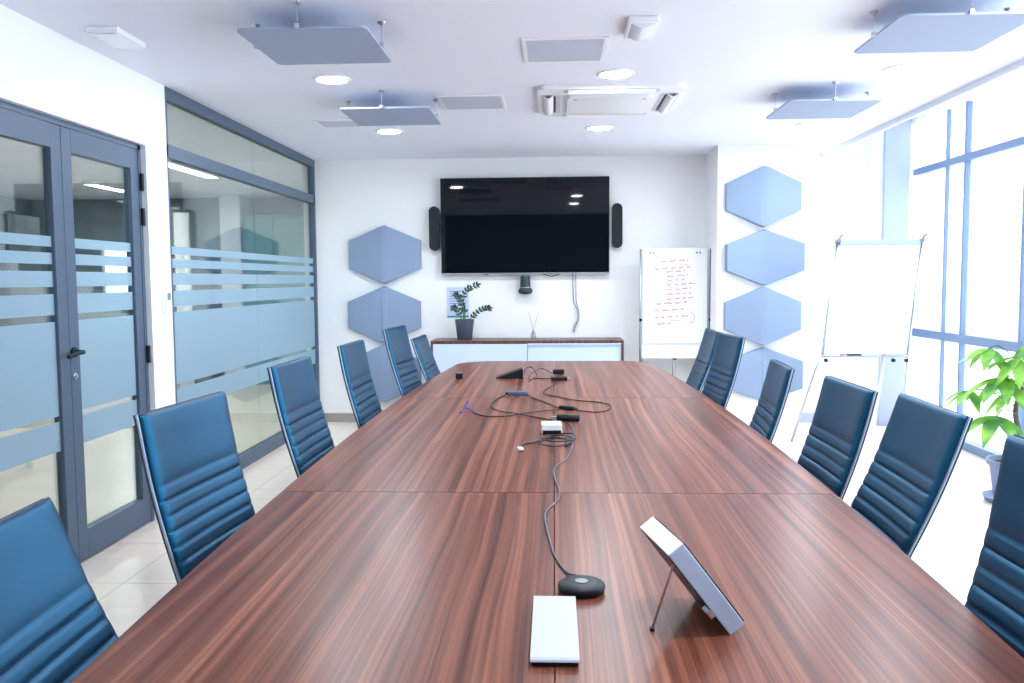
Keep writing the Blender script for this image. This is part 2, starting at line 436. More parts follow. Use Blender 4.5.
for y in (1.35, 3.0, 4.6, 6.25):
    b = B(-.20, .20, y-YT-.03, y-YT+.03, .03, ZT-.036); box(b, -.24, .24, y-YT-.06, y-YT+.06, 0, .03, .004)
    link('leg', b, M['walnut_small'], tb)
b = B(-.03, .03, 1.38-YT, 2.97-YT, .35, .60); box(b, -.03, .03, 3.03-YT, 4.57-YT, .35, .60); box(b, -.03, .03, 4.63-YT, 6.22-YT, .35, .60)
link('stretcher', b, M['walnut_small'], tb)

# ------------------------------------------------------------------ chairs (face local +X, origin on the floor under the seat)
PROF = [(-.384, 1.073), (-.380, 1.06), (-.372, 1.02), (-.362, .97), (-.338, .87), (-.309, .77), (-.276, .67), (-.248, .59), (-.232, .53), (-.222, .475)]
SEAT = [(-.235, .455), (-.20, .450), (-.1, .452), (0, .458), (.12, .462), (.20, .455), (.245, .435), (.262, .405)]
def curve_pts(pr, n):
    P = smooth_path([(x, 0, z) for x, z in pr], 14)
    d = [0]
    for a, c in zip(P, P[1:]): d.append(d[-1]+(c-a).length)
    out = []
    for i in range(n+1):
        s = d[-1]*i/n; j = 0
        while j < len(d)-2 and d[j+1] < s: j += 1
        f = (s-d[j])/max(1e-9, d[j+1]-d[j]); out.append(P[j].lerp(P[j+1], f))
    return out, d[-1]
def pad(pr, W, th0, th1, first, pitch, sgn, nv=110, nu=26, ribs=.011, conc=.016, plain=.008):
    """padded slab following a side profile; sgn picks the padded side"""
    P, Ltot = curve_pts(pr, nv)
    bm = bmesh.new(); F = []; R = []
    for i, p in enumerate(P):
        a = P[max(i-1, 0)]; c = P[min(i+1, nv)]; t = (c-a).normalized()
        nrm = Vector((-t.z, 0, t.x))*sgn
        s = Ltot*i/nv
        end = min(1, s/.011, (Ltot-s)/.011); end = math.sqrt(max(0, 1-(1-end)**2))
        if s < first: q = s/first; bulge = plain + ribs*.6*(1-abs(2*q-1)**6) - plain*.4
        else:
            q = ((s-first)/pitch) % 1; bulge = ribs*(1-abs(2*q-1)**5)
        fr, rr = [], []
        for k in range(nu+1):
            u = 2*k/nu-1
            u = math.copysign(abs(u)**.8, u)
            edge = math.sqrt(max(0, 1-max(0, (abs(u)-.93)/.07)**2))
            c_ = -conc*(1-u*u)
            base = p + Vector((0, u*W/2, 0))
            fr.append(bm.verts.new(base + nrm*(c_ + (th0+bulge*(1-abs(u)**10))*edge*end)))
            rr.append(bm.verts.new(base + nrm*(c_ - th1)))
        F.append(fr); R.append(rr)
    for i in range(nv):
        for k in range(nu):
            bm.faces.new((F[i][k], F[i+1][k], F[i+1][k+1], F[i][k+1])); bm.faces.new((R[i][k], R[i][k+1], R[i+1][k+1], R[i+1][k]))
        bm.faces.new((F[i][0], R[i][0], R[i+1][0], F[i+1][0])); bm.faces.new((F[i][nu], F[i+1][nu], R[i+1][nu], R[i][nu]))
    for k in range(nu):
        bm.faces.new((F[0][k], F[0][k+1], R[0][k+1], R[0][k])); bm.faces.new((F[nv][k], R[nv][k], R[nv][k+1], F[nv][k+1]))
    return bm
UP = ('seat', 'backrest', 'side_rail', 'seat_shell', 'back_shell', 'gas_column')
CG = 'ribbed leather chairs around the conference table'
WCH = .485
def make_chair():
    t = thing('office_chair', 'x', 'chair', group=CG)
    link('backrest', pad(PROF, WCH, .008, .007, .200, .0425, 1, ribs=.0085), M['leather'], t, smooth=True, auto=60)
    off = lambda pr, d, sg: [(x+sg*d*n[0], z+sg*d*n[1]) for (x, z), n in zip(pr, norms(pr))]
    def norms(pr):
        o = []
        for i in range(len(pr)):
            a = pr[max(i-1, 0)]; c = pr[min(i+1, len(pr)-1)]; l = math.hypot(c[0]-a[0], c[1]-a[1]); o.append((-(c[1]-a[1])/l, (c[0]-a[0])/l))
        return o
    bp = off(PROF, .021, 1)
    bp = [(x-.042 if 0 else x, z) for x, z in bp]
    # shell lies on the outer side of the pad (towards -X)
    shell = [(x-.0125, z-.001) for x, z in PROF]
    link('back_shell', pad(shell, WCH+.002, .002, .006, 9, 1, 1, 40, 20, 0, .016, 0), M['seam'], t, smooth=True, auto=50)
    link('seat', pad(SEAT, WCH, .020, .012, .03, .05, 1, 90, 22, .010, .006), M['leather'], t, smooth=True, auto=60)
    link('seat_shell', pad([(x, z-.026) for x, z in SEAT], WCH+.004, .004, .012, 9, 1, 1, 40, 16, 0, .006, 0), M['seam'], t, smooth=True, auto=50)
    for s in (-1, 1):
        path = [(x-.0085, s*(WCH/2), z-.002) for x, z in PROF[:-1]] + [(-.215, s*(WCH/2+.003), .455)] + [(x, s*(WCH/2+.003), z-.016) for x, z in SEAT[2:]]
        link('side_rail', T(smooth_path(path, 5), .0042, 8), M['rail'], t, smooth=True)
    b = Lz([(0, .42), (.055, .42), (.055, .39), (.026, .38), (.026, .22), (.034, .215), (.034, .085), (0, .085)], n=20)
    box(b, -.10, .10, -.09, .09, .405, .432)
    link('gas_column', b, M['chrome'], t, smooth=True, auto=40)
    b = bmesh.new()
    for k in range(5):
        a = k*2*PI/5 + PI
        tube(b, [(.02*math.cos(a), .02*math.sin(a), .10), (.14*math.cos(a), .14*math.sin(a), .088), (.255*math.cos(a), .255*math.sin(a), .068)], [.024, .019, .013], 8)
    lathe(b, [(0, .125), (.045, .125), (.045, .075), (0, .075)], n=20)
    link('base', b, M['chrome'], t, smooth=True, auto=40)
    for k in range(5):
        a = k*2*PI/5 + PI
        b = Lz([(0, -.012), (.022, -.012), (.027, -.008), (.027, .008), (.022, .012), (0, .012)], n=16, M=Matrix.Translation((.255*math.cos(a), .255*math.sin(a), .027)) @ Matrix.Rotation(a, 4, 'Z') @ Matrix.Rotation(PI/2, 4, 'X'))
        tube(b, [(.255*math.cos(a), .255*math.sin(a), .03), (.255*math.cos(a), .255*math.sin(a), .068)], .008, 8)
        link('caster', b, M['black'], t, smooth=True, auto=40)
    return t
def dup(root):
    r = root.copy(); C.objects.link(r)
    for ch in list(root.children):
        c = ch.copy(); C.objects.link(c); c.parent = r
        for gch in ch.children:
            d = gch.copy(); C.objects.link(d); d.parent = c
    return r
proto = make_chair()
# (top x, centre y, top z, yaw in degrees, label)
CH = [(-0.969, 1.523, 1.034, 3.8, -9.0, 'bright blue ribbed leather chair cut off at the left edge of the photo'),
      (-1.098, 2.389, 1.058, -4.5, 2.0, 'blue ribbed leather chair in front of the double glass doors'),
      (-1.106, 3.486, 1.081, -1.2, 0.9, 'blue ribbed leather chair before the clear lower glass of the partition'),
      (-1.118, 4.585, 1.075, -0.9, 1.4, 'blue ribbed chair just before the lowest left wall hexagon'),
      (-1.057, 5.607, 1.115, -5.1, -0.5, 'blue ribbed chair rising tallest near the far left table end, second from the sideboard'),
      (-0.937, 6.263, 1.051, -1.8, -6.3, 'blue ribbed chair at the far left corner of the table, nearest the sideboard'),
      (0.991, 1.587, 1.068, -0.2, 3.0, 'black ribbed leather chair cut off at the right edge of the photo'),
      (1.070, 2.621, 1.087, -2.0, -6.6, 'black ribbed leather chair with its top edge in front of the window plant'),
      (1.055, 3.15, 1.05, 0.3, -2.1, 'black ribbed leather chair in front of the blank flip chart'),
      (1.061, 4.119, 1.027, -4.6, -2.0, 'black ribbed chair standing alone before the lowest pillar hexagon'),
      (1.072, 5.18, 1.079, 5.1, -0.3, 'black ribbed chair fifth along the window side, overlapping the farthest one'),
      (1.075, 6.035, 1.09, 0.2, -4.5, 'black ribbed chair farthest along the window side, below the written flip chart')]
for i, (tx, cy, tz, yaw, tilt, lab) in enumerate(CH):
    o = proto if i == 0 else dup(proto)
    s = -1 if tx < 0 else 1
    o.location = (tx - s*.384, cy, 0)
    o.rotation_euler = (0, 0, (0 if s < 0 else PI) + math.radians(yaw))
    o['label'] = lab
    dz = tz - 1.073; ti = math.radians(tilt)
    for c in o.children:
        k = c.name.split('.')[0]
        if i == 8 and k in ('base', 'caster'): c.rotation_euler.z = PI/5
        if k == 'gas_column': c.location.z = dz
        elif k in UP:                       # recline about the seat pivot
            c.rotation_euler.y = ti
            c.location = (-math.sin(ti)*.46, 0, .46 - math.cos(ti)*.46 + dz)

# ------------------------------------------------------------------ things on the table
def cable(name, pts, r, m, lab, cat='cable', z=ZT, group=None, parent=None):
    o = link(name, T(smooth_path([(p[0], p[1], z + (p[2] if len(p) > 2 else r+.0005)) for p in pts], 6), r, 7), m, parent, smooth=True)
    if parent is None: tag(o, lab, cat, group)
    return o
# microphone puck
t = thing('conference_microphone', 'round black conference microphone puck at the end of the long cable', 'microphone', (.0585, 1.818, ZT))
link('body', Lz([(0, 0), (.046, 0), (.0505, .004), (.052, .010), (.051, .017), (.046, .0205), (.030, .0225), (0, .023)], n=48), M['black'], t, smooth=True)
link('badge', Lz([(0, .0215), (.0145, .022), (.014, .0243), (0, .0245)], n=24), M['bumpgrey'], t, smooth=True, auto=40)
cable('microphone_cable', [(.048, 1.885, .012), (.028, 1.93), (.006, 2.02), (-.009, 2.13), (-.026, 2.355), (-.022, 2.46), (.011, 2.574), (.015, 2.70), (-.001, 2.91), (.007, 3.052), (.041, 3.156), (.067, 3.344), (.080, 3.60), (.088, 3.80), (.07, 3.98)], .0032, M['greycable'], 'long grey double cable running down the table to the microphone puck')
# white slab
t = thing('white_console', 'long flat white box with a black underside lying at the near table edge', 'device', (0, 1.598, ZT))
bm = bmesh.new(); n = 14; top = []; 
prof = [(-.150, .010), (-.1485, .0135), (-.143, .0165), (-.10, .019), (.13, .020), (.142, .0185), (.146, .015), (.146, .010)]
prism(bm, prof[::-1], 'x', -.0435, .0435)
bevel_all(bm, .0012, 2, 40)
link('cover', bm, mat('pale cover', (.50, .52, .60), .4), t)
link('underside', B(-.041, .041, -.145, .142, 0, .0105, .002), M['black'], t)
# tilted tablet on a kick stand; local axes: a = along the width, s = up the slant, n = screen normal
t = thing('tilted_tablet', 'thick silver tablet leaning on a thin kickstand near the right front of the table', 'tablet', (.335, 1.593, ZT))
a = Vector((-.19, .98, 0)).normalized(); s0 = Vector((-.124, 0, .160)).normalized()
nrm = a.cross(s0)
if nrm.x < 0: nrm = -nrm
s0 = nrm.cross(a) if nrm.cross(a).z > 0 else a.cross(nrm)
Mt = Matrix(((a.x, s0.x, nrm.x, 0), (a.y, s0.y, nrm.y, 0), (a.z, s0.z, nrm.z, 0), (0, 0, 0, 1)))
Wt, Ht, Tt = .185, .206, .039
link('body', B(0, Wt, 0, Ht, 0, Tt-.003, .002, M=Mt), M['tablet_side'], t)
o = link('lit_top_face', B(.001, Wt-.001, Ht-.0004, Ht+.0012, .0005, Tt-.0035, M=Mt), M['white_plastic'], t); o['label'] = 'top edge painted white as brightly lit'  # white sheet paints in the bright light falling on the top edge
link('screen', B(.003, Wt-.003, .003, Ht-.003, Tt-.003, Tt, .001, M=Mt), M['screen'], t)
link('back_panel', B(.004, Wt-.004, .004, Ht-.004, -.0015, 0, M=Mt), M['black'], t)
hp = Mt @ Vector((.010, Ht*.88, -.002)); hp2 = Mt @ Vector((.014, Ht*.88, -.002))
kf = Vector((.188-.335, 1.612-1.593, .002)); kf2 = kf + (hp2-hp)
bm = bmesh.new(); d = Vector((.0022, 0, .0006))
vs = [bm.verts.new(v) for v in (hp-d, hp2-d, kf2-d, kf-d, hp+d, hp2+d, kf2+d, kf+d)]
for f in ((0,1,2,3), (4,7,6,5), (0,4,5,1), (1,5,6,2), (2,6,7,3), (3,7,4,0)): bm.faces.new([vs[i] for i in f])
link('kickstand', bm, M['steel'], t)
link('stand_foot', B(kf.x-.004, kf2.x+.006, kf.y-.004, kf2.y+.006, 0, .006, .001), M['black'], t)
link('rear_lug', B(.002, .03, .050, .066, -.010, 0, .001, M=Mt), M['steel'], t)
# little white box, adapters, hubs
t = thing('power_adapter', 'small white square box with cables coiled behind it', 'adapter', (-.011, 3.74, ZT), .05)
link('body', B(-.045, .045, -.045, .05, .004, .046, .004), M['white_plastic'], t)
link('dark_front', B(-.040, .040, -.049, -.0455, .002, .020, .001), M['black'], t)
t = thing('cable_adapter', 'black cylindrical cable adapter lying behind the small white box', 'adapter', (.068, 4.05, ZT), -.10)
link('body', Lz([(0, -.055), (.013, -.055), (.017, -.048), (.017, .048), (.013, .055), (0, .055)], n=20, M=Matrix.Translation((0, 0, .0175)) @ Matrix.Rotation(PI/2, 4, 'Y')), M['black'], t, smooth=True, auto=40)
link('plug', B(-.085, -.054, -.008, .008, .010, .024, .002), M['silver'], t)
t = thing('cable_connector', 'black cable connector where the two thin cables meet', 'connector', (.068, 4.42, ZT), -.55)
link('body', B(-.045, .045, -.014, .014, 0, .020, .006, 3), M['black'], t)
link('strain_relief', T([(.044, 0, .01), (.062, 0, .008)], .006, 8), M['rubber'], t)
t = thing('usb_hub', 'small blue grey hub strip on the looped thin cable', 'hub', (-.205, 4.965, ZT), -.05)
link('body', B(-.062, .055, -.022, .022, 0, .024, .004), M['bluegrey'], t)
link('plug', B(-.080, -.061, -.009, .009, .006, .018, .002), M['black'], t)
# wedge
t = thing('wedge_panel', 'low black wedge shaped control panel near the far table end', 'control panel', (-.305, 5.88, ZT), .03)
bm = prism(bmesh.new(), [(-.095, 0), (.09, 0), (.09, .062), (.082, .066), (-.095, .006)], 'y', -.07, .07); bevel_all(bm, .003)
link('body', bm, M['black'], t)
link('end_cap', B(.0905, .096, -.065, .065, .002, .07, .001), M['silver'], t)
# dark adapters
t = thing('display_adapter', 'black flat display adapter, the nearer of two by the wedge panel', 'adapter', (.035, 5.72, ZT), .06)
link('body', B(-.055, .055, -.03, .03, 0, .025, .006, 3), M['black'], t)
link('plug', B(.055, .075, -.014, .014, .006, .018, .002), M['silver'], t)
t = thing('display_adapter', 'black display adapter, the farther of two by the wedge panel', 'adapter', (.035, 6.12, ZT), -.05)
link('body', B(-.04, .04, -.03, .03, 0, .032, .006, 3), M['black'], t)
link('plug', B(-.065, -.04, -.014, .014, .008, .02, .002), M['silver'], t)
t = thing('camera_cube', 'tiny black cube with a pale top alone near the far left table corner', 'device', (-.655, 5.83, ZT), .1)
link('body', B(-.024, .024, -.024, .024, 0, .038, .003), M['black'], t)
link('top', B(-.018, .018, -.018, .018, .038, .042, .001), M['silver'], t)
# purple tie
t = thing('cable_tie', 'purple forked cable tie at the left end of the thin cable', 'cable tie', (-.442, 4.35, ZT), 0)
link('strap', T(smooth_path([(-.035, -.06, .004), (-.02, 0, .02), (-.006, .05, .050)]), .007, 6, rz=.003), M['purple'], t, smooth=True)
link('strap', T(smooth_path([(.036, -.05, .004), (.012, -.01, .014), (-.018, .0, .022)]), .007, 6, rz=.003), M['purple'], t, smooth=True)
G = 'thin dark cables on the table'
cable('signal_cable', [(-.41, 4.30), (-.343, 4.19), (-.243, 4.187), (-.147, 4.283), (-.046, 4.349, .006), (.03, 4.40)], .003, M['rubber'], 'thin dark cable from the purple tie to the black connector', group=G)
cable('signal_cable', [(-.285, 4.965), (-.323, 4.80), (-.338, 4.523), (-.278, 4.349), (-.196, 4.25, .008), (-.093, 4.157), (-.01, 4.07)], .003, M['rubber'], 'thin dark cable looping from the hub strip to the cylindrical adapter', group=G)
cable('signal_cable', [(-.150, 4.955), (-.105, 4.80), (-.049, 4.672), (.024, 4.458)], .003, M['rubber'], 'short dark cable between the hub strip and the black connector', group=G)
cable('signal_cable', [(.115, 4.385), (.209, 4.316), (.28, 4.383), (.302, 4.559), (.243, 4.672), (.118, 4.75), (.007, 4.916), (-.052, 5.003), (-.06, 5.139), (-.024, 5.331), (.008, 5.486), (.02, 5.68)], .003, M['rubber'], 'long dark cable sweeping in an S from the near adapter round to the connector', group=G)
cable('signal_cable', [(-.022, 5.72, .012), (-.08, 5.80), (-.12, 5.83), (-.150, 5.76), (-.165, 5.62)], .003, M['rubber'], 'short dark cable hooked left of the nearer display adapter', group=G)
cable('signal_cable', [(-.03, 6.12, .014), (-.09, 6.20, .03), (-.148, 6.02, .02), (-.172, 5.86, .01), (-.158, 5.66, .009)], .003, M['rubber'], 'short dark cable arching from the farther display adapter', group=G)
cable('signal_cable', [(-.208, 5.92, .03), (-.185, 6.10, .05), (-.15, 6.12, .04), (-.12, 6.0, .005)], .003, M['rubber'], 'short dark cable leaving the wedge panel', group=G)
coil = [(-.057, 3.44), (-.01, 3.40), (.045, 3.425), (.071, 3.52), (.034, 3.60), (-.026, 3.60), (-.059, 3.51), (-.05, 3.43, .010), (0, 3.39, .010), (.055, 3.44, .010), (.078, 3.55, .010), (.03, 3.64, .010), (-.03, 3.58, .008), (-.079, 3.51), (-.124, 3.465), (-.140, 3.40), (-.138, 3.385)]
coil = [(.02, 3.70), (.085, 3.66, .012), (.075, 3.50, .016), (.0, 3.46, .016), (-.05, 3.52, .016), (-.02, 3.58, .018), (.05, 3.56, .02)] + coil[2:]
cable('coiled_cable', coil, .0032, M['rubber'], 'coiled dark cable with a white plug in front of the small white box')
t = thing('cable_plug', 'tiny white plug on the end of the coiled cable', 'plug', (-.134, 3.345, ZT), .3)
link('body', B(-.010, .010, -.018, .018, 0, .014, .002), M['white_plastic'], t)
link('pin', B(-.006, .006, -.032, -.017, .004, .010), M['silver'], t)

# ------------------------------------------------------------------ back wall
t = thing('television', 'large black flat television on the back wall', 'television', (-.278, 8.34, 1.944))
t.rotation_euler.x = math.radians(.6)
link('body', B(-.822, .822, 0, .045, -.468, .468, .004), M['black'], t)
link('screen', B(-.816, .816, -.004, .0, -.456, .462, .001), M['screen'], t)
b = B(-.822, .822, -.006, .002, -.468, -.456, .001)
link('bezel', b, M['silver'], t)
link('wall_bracket', B(-.25, .25, .045, .076, -.2, .2), M['dark_slot'], t)
link('sensor', B(-.40, -.36, -.006, .01, -.474, -.467), M['dark_slot'], t)
def wspk(x, z, lab):
    t = thing('wall_speaker', lab, 'speaker', (x, YB-.001, z), 0, 'pair of wall speakers')
    def pill(w, h, n=10):
        out = []
        for k in range(n+1): a = PI*k/n; out.append((w*math.cos(a), h-w+w*math.sin(a)))
        for k in range(n+1): a = PI+PI*k/n; out.append((w*math.cos(a), -h+w+w*math.sin(a)))
        return out
    bm = prism(bmesh.new(), pill(.051, .216), 'y', -.075, -.02); bevel_all(bm, .006, 2, 40)
    link('cabinet', bm, M['black'], t, smooth=True, auto=30)
    bm = prism(bmesh.new(), pill(.041, .205), 'y', -.079, -.074)
    link('grille', bm, M['speaker'], t)
    link('bracket', B(-.02, .02, -.02, 0, -.06, .06), M['black'], t)
wspk(-1.167, 1.927, 'slim dark rounded speaker on the wall left of the television')
wspk(.620, 1.938, 'slim dark rounded speaker on the wall right of the television')
t = thing('conference_camera', 'dark cone shaped conference camera mounted on the wall under the television', 'camera', (-.275, 8.345, 1.46))
link('body', Lz([(0, 0), (.044, 0), (.047, -.01), (.052, -.105), (.052, -.112), (0, -.112)], n=32), M['camera'], t, smooth=True, auto=30)
link('ring', Lz([(0, -.112), (.054, -.112), (.054, -.118), (0, -.118)], n=32), M['silver'], t, smooth=True, auto=30)
link('head', Lz([(0, -.118), (.056, -.118), (.070, -.140), (.071, -.158), (.060, -.175), (.03, -.183), (0, -.184)], n=32), M['camera'], t, smooth=True, auto=50)
link('wall_bracket', B(-.03, .03, .03, .074, -.08, -.02), M['black'], t)
for k, (dx, lab) in enumerate(((0, 'left strand of the thin grey wires hanging below the television'), (.030, 'right strand of the thin grey wires hanging below the television'))):
    o = link('hanging_wire', T(smooth_path([(.19+dx, 8.405, 1.50), (.191+dx, 8.40, 1.34), (.200+dx*.8, 8.40, 1.20), (.232+dx*.4, 8.40, 1.12), (.236+dx*.4, 8.40, 1.03), (.205+dx*.4, 8.40, .96), (.192+dx*.4, 8.402, .90)]), .0035, 7), M['greycable'], smooth=True)
    tag(o, lab, 'wire', 'wires under the television')
o = link('wall_wire', T(smooth_path([(-.10, 8.39, 1.475), (-.02, 8.385, 1.452), (.06, 8.39, 1.475)]), .004, 7), M['rubber'], smooth=True); tag(o, 'small black wire loop drooping under the middle of the television', 'wire')

# wall notice
t = thing('wall_notice', 'pale blue printed notice with a teal stripe on the wall behind the pot plant', 'notice', (-.945, YB-.001, 1.2))
link('sheet', B(-.112, .105, -.003, 0, -.15, .15), M['notice'], t)
link('stripe', B(-.112, .105, -.0042, -.003, -.15, -.132), M['teal'], t)
b = bmesh.new()
for k in range(9):
    y = .11-k*.024; box(b, -.085, random.uniform(.0, .085), -.0038, -.003, y-.003, y+.003)
link('printed_lines', b, M['bluegrey'], t)

# sideboard
t = thing('sideboard', 'long low sideboard with walnut frame and pale doors against the back wall', 'sideboard', (-.254, 8.2, 0))
b = B(-.912, .912, -.205, .205, .822, .847, .001); box(b, -.912, -.892, -.205, .205, .06, .822, .001); box(b, .892, .912, -.205, .205, .06, .822, .001); box(b, -.892, .892, -.205, .205, .06, .08)
box(b, -.892, .892, .19, .205, .08, .822)
link('carcass', b, M['walnut_small'], t)
link('plinth', B(-.86, .86, -.17, .19, 0, .06), M['black'], t)
link('door', B(-.890, .004, -.204, -.186, .083, .816, .002), M['cabinet'], t)
link('door', B(.008, .890, -.184, -.166, .083, .816, .002), M['cabinet'], t)
link('door_rail', B(.008, .890, -.204, -.166, .806, .820, .001), M['cabinet'], t)

# ZZ plant
t = thing('pot_plant', 'small dark leaved plant in a slate pot on the sideboard', 'plant', (-.862, 8.2, .847))
link('pot', Lz([(0, 0), (.068, 0), (.072, .006), (.094, .185), (.096, .195), (.088, .195), (.082, .16), (0, .16)], n=40), M['pot'], t, smooth=True, auto=40)
link('soil', Lz([(0, .175), (.05, .178), (.084, .170)], n=24), M['soil'], t)
def leaf_mesh(bm, p, d, n, L_, W_, fold=.15, droop=.1):
    d = d.normalized(); s = d.cross(n).normalized(); n = s.cross(d)
    prev = None; K = 6
    for k in range(K+1):
        u = k/K; w = W_*math.sin(PI*min(1, u**.8*.97+.015))
        c = p + d*L_*u - Vector((0, 0, 1))*droop*L_*u*u
        row = [bm.verts.new(c - s*w + n*fold*w), bm.verts.new(c), bm.verts.new(c + s*w + n*fold*w)]
        if prev:
            bm.faces.new((prev[0], prev[1], row[1], row[0])); bm.faces.new((prev[1], prev[2], row[2], row[1]))
        prev = row
for st in ([(-.01, 0, .17), (-.012, 0, .28), (-.02, .005, .38), (.01, 0, .46), (.06, -.01, .50), (.125, -.02, .525)],
           [(0, .01, .17), (.0, .02, .26), (-.03, .02, .34), (-.055, .01, .40), (-.075, 0, .43)],
           [(.03, 0, .17), (.07, -.01, .215), (.13, -.02, .27), (.19, -.02, .30), (.235, -.03, .305)],
           [(-.02, -.02, .17), (-.04, -.03, .24), (-.075, -.04, .295), (-.095, -.04, .31)]):
    P = smooth_path(st, 7)
    link('stem', T(P, [.006-.003*i/len(P) for i in range(len(P))], 7), M['stem'], t, smooth=True)
    b = bmesh.new()
    for i in range(7, len(P), 3):
        tg = (P[min(i+1, len(P)-1)]-P[i-1]).normalized()
        for s in (-1, 1):
            sd = tg.cross(Vector((0, 1, 0))).normalized()*s
            d = (sd*.8 + tg*.6 + Vector((0, random.uniform(-.7, .1), random.uniform(-.1, .2))))
            leaf_mesh(b, P[i], d, Vector((0, -1, .3)), random.uniform(.040, .054), .011, .2, .05)
    leaf_mesh(b, P[-1], tg, Vector((0, -1, .3)), .05, .012)
    link('foliage', b, M['zz'], t, smooth=True)
# reed diffuser
t = thing('reed_diffuser', 'small clear glass reed diffuser with two reddish sticks on the sideboard', 'diffuser', (-.197, 8.2, .847))
link('jar', Lz([(0, 0), (.026, 0), (.028, .004), (.028, .055), (.012, .07), (.012, .088), (.009, .088), (.009, .068), (.024, .052), (.024, .006), (0, .006)], n=24), M['clear'], t, smooth=True, auto=40)
for a_, c_ in ((-.045, .265), (.055, .262)):
    link('reed', T([(-.3*a_*.5, 0, .012), (0, 0, .09), (a_, .0, c_)], .0028, 6), M['reed'], t, smooth=True)

# hexagonal acoustic panels
HEXG = 'hexagonal felt acoustic panels'
def hexp(cx, yw, z0, z1, w, side, conv, lab):
    t = thing('acoustic_panel', lab, 'acoustic panel', (cx, yw-.001, (z0+z1)/2), 0, HEXG)
    h = (z1-z0)/2; w /= 2; s = side/2
    eo, ri = (.045, .085) if conv > 0 else ((.095, .035) if conv < 0 else (.05, .058))
    bm = bmesh.new()
    out = [(0, h, ri), (-w, s, eo), (-w, -s, eo), (0, -h, ri), (w, -s, eo), (w, s, eo)]
    F = [bm.verts.new((x, -d, z)) for x, z, d in out]; Bk = [bm.verts.new((x, 0, z)) for x, z, d in out]
    bm.faces.new((F[0], F[1], F[2], F[3])); bm.faces.new((F[0], F[3], F[4], F[5])); bm.faces.new(Bk)
    for i in range(6): bm.faces.new((F[i], Bk[i], Bk[(i+1) % 6], F[(i+1) % 6]))
    bmesh.ops.recalc_face_normals(bm, faces=bm.faces)
    es = [e for e in bm.edges if all(v in F for v in e.verts) and not all(abs(v.co.x) < 1e-6 for v in e.verts)]
    ridge = [e for e in bm.edges if all(v in F for v in e.verts) and all(abs(v.co.x) < 1e-6 for v in e.verts)]
    r_ = bmesh.ops.bevel(bm, geom=ridge, offset=.045, segments=6, affect='EDGES', profile=.5)
    es = [e for e in bm.edges if len(e.link_faces) == 2 and any(abs(f.normal.y) < .2 for f in e.link_faces) and all(v.co.y < -.02 for v in e.verts) and not all(abs(f.normal.y) < .2 for f in e.link_faces)]
    bmesh.ops.bevel(bm, geom=es, offset=.009, segments=3, affect='EDGES', profile=.5)
    link('felt_pad', bm, M['felt'], t, smooth=True, auto=35)
    return t
hexp(-1.666, YB, 1.392, 1.965, .720, .275, 1, 'topmost grey blue hexagon panel on the wall left of the television')
hexp(-1.680, YB, .797, 1.367, .722, .262, 0, 'middle grey blue hexagon panel on the wall left of the television')
hexp(-1.690, YB, .205, .790, .722, .262, 1, 'lowest grey blue hexagon panel left of the television, behind the chairs')
hexp(1.882, 7.815, 1.872, 2.420, .668, .240, 1, 'topmost light blue hexagon panel on the white pillar')
hexp(1.896, 7.815, 1.352, 1.858, .690, .240, -1, 'light blue hexagon panel second from the top on the white pillar')
hexp(1.890, 7.815, .810, 1.345, .684, .250, 1, 'light blue hexagon panel third from the top on the white pillar')
hexp(1.900, 7.815, .300, .795, .684, .250, -1, 'lowest light blue hexagon panel on the white pillar, behind the chairs')

# ------------------------------------------------------------------ flip charts
def squiggle(x0, x1, z, amp, seed):
    r = random.Random(seed); pts = []; x = x0
    while x < x1:
        wl = r.uniform(.035, .085); e = min(x1, x+wl); n = max(4, int((e-x)/.006))
        for k in range(n): pts.append((x+(e-x)*k/n + r.uniform(-.002, .002), z + amp*math.sin(k*1.9+r.random())*r.uniform(.35, 1)))
        yield pts; pts = []; x = e + .016
# written chart (local: x right, y back, z up), slight lean
t = thing('flip_chart', 'flip chart easel with red handwriting standing in the niche by the pillar', 'flip chart', (1.150, 8.13, 0))
Ml = Matrix.Translation((0, 0, .68)) @ Matrix.Rotation(-.035, 4, 'X')
link('board', B(-.312, .312, 0, .02, 0, 1.03, .004, M=Ml), M['white_plastic'], t)
pp = link('paper_pad', B(-.305, .298, -.022, -.001, .130, 1.022, M=Ml), M['paper'], t)
rows = [(.93, -.12, .12, 0), (.86, -.19, .15, 0), (.835, -.08, .10, 1), (.79, -.08, .12, 0), (.75, -.07, .11, 0), (.71, -.07, .19, 0), (.665, -.08, .16, 0), (.62, -.08, .16, 0), (.575, -.08, .18, 0), (.53, -.18, .12, 0), (.465, -.19, .09, 0), (.40, -.19, .13, 0), (.34, -.17, -.03, 0)]
b = bmesh.new(); bd = bmesh.new()
for i, (z, x0, x1, dk) in enumerate(rows):
    tilt = .06
    for pts in squiggle(x0, x1, z-.03, .014, i+3):
        tube(bd if dk else b, [(x, -.0235, zz + (x-x0)*tilt) for x, zz in pts], .0027, 4)
    if i in (3, 4, 5, 6, 7, 8): tube(b, [(-.13, -.0235, z-.03), (-.115, -.0235, z-.029)], .002, 4)
for z, x0, x1 in ((.895, -.10, .13), (.37, -.06, .08)): tube(b, [(x0, -.0235, z-.03), (x1, -.0235, z-.022)], .0016, 4)
tube(b, [(.155+.03*math.sin(k*PI/8), -.0235, .425-k*.0135) for k in range(9)], .0018, 4)
tube(b, [(.140, -.0235, .325), (.152, -.0235, .317), (.158, -.0235, .335)], .0018, 4)
tube(b, [(.145, -.0235, .430), (.157, -.0235, .427), (.150, -.0235, .412)], .0018, 4)
for bm_, mm in ((b, 'ink'), (bd, 'ink_dark')):
    bmesh.ops.transform(bm_, matrix=Ml, verts=bm_.verts); link('lettering', bm_, M[mm], pp)
b = bmesh.new()
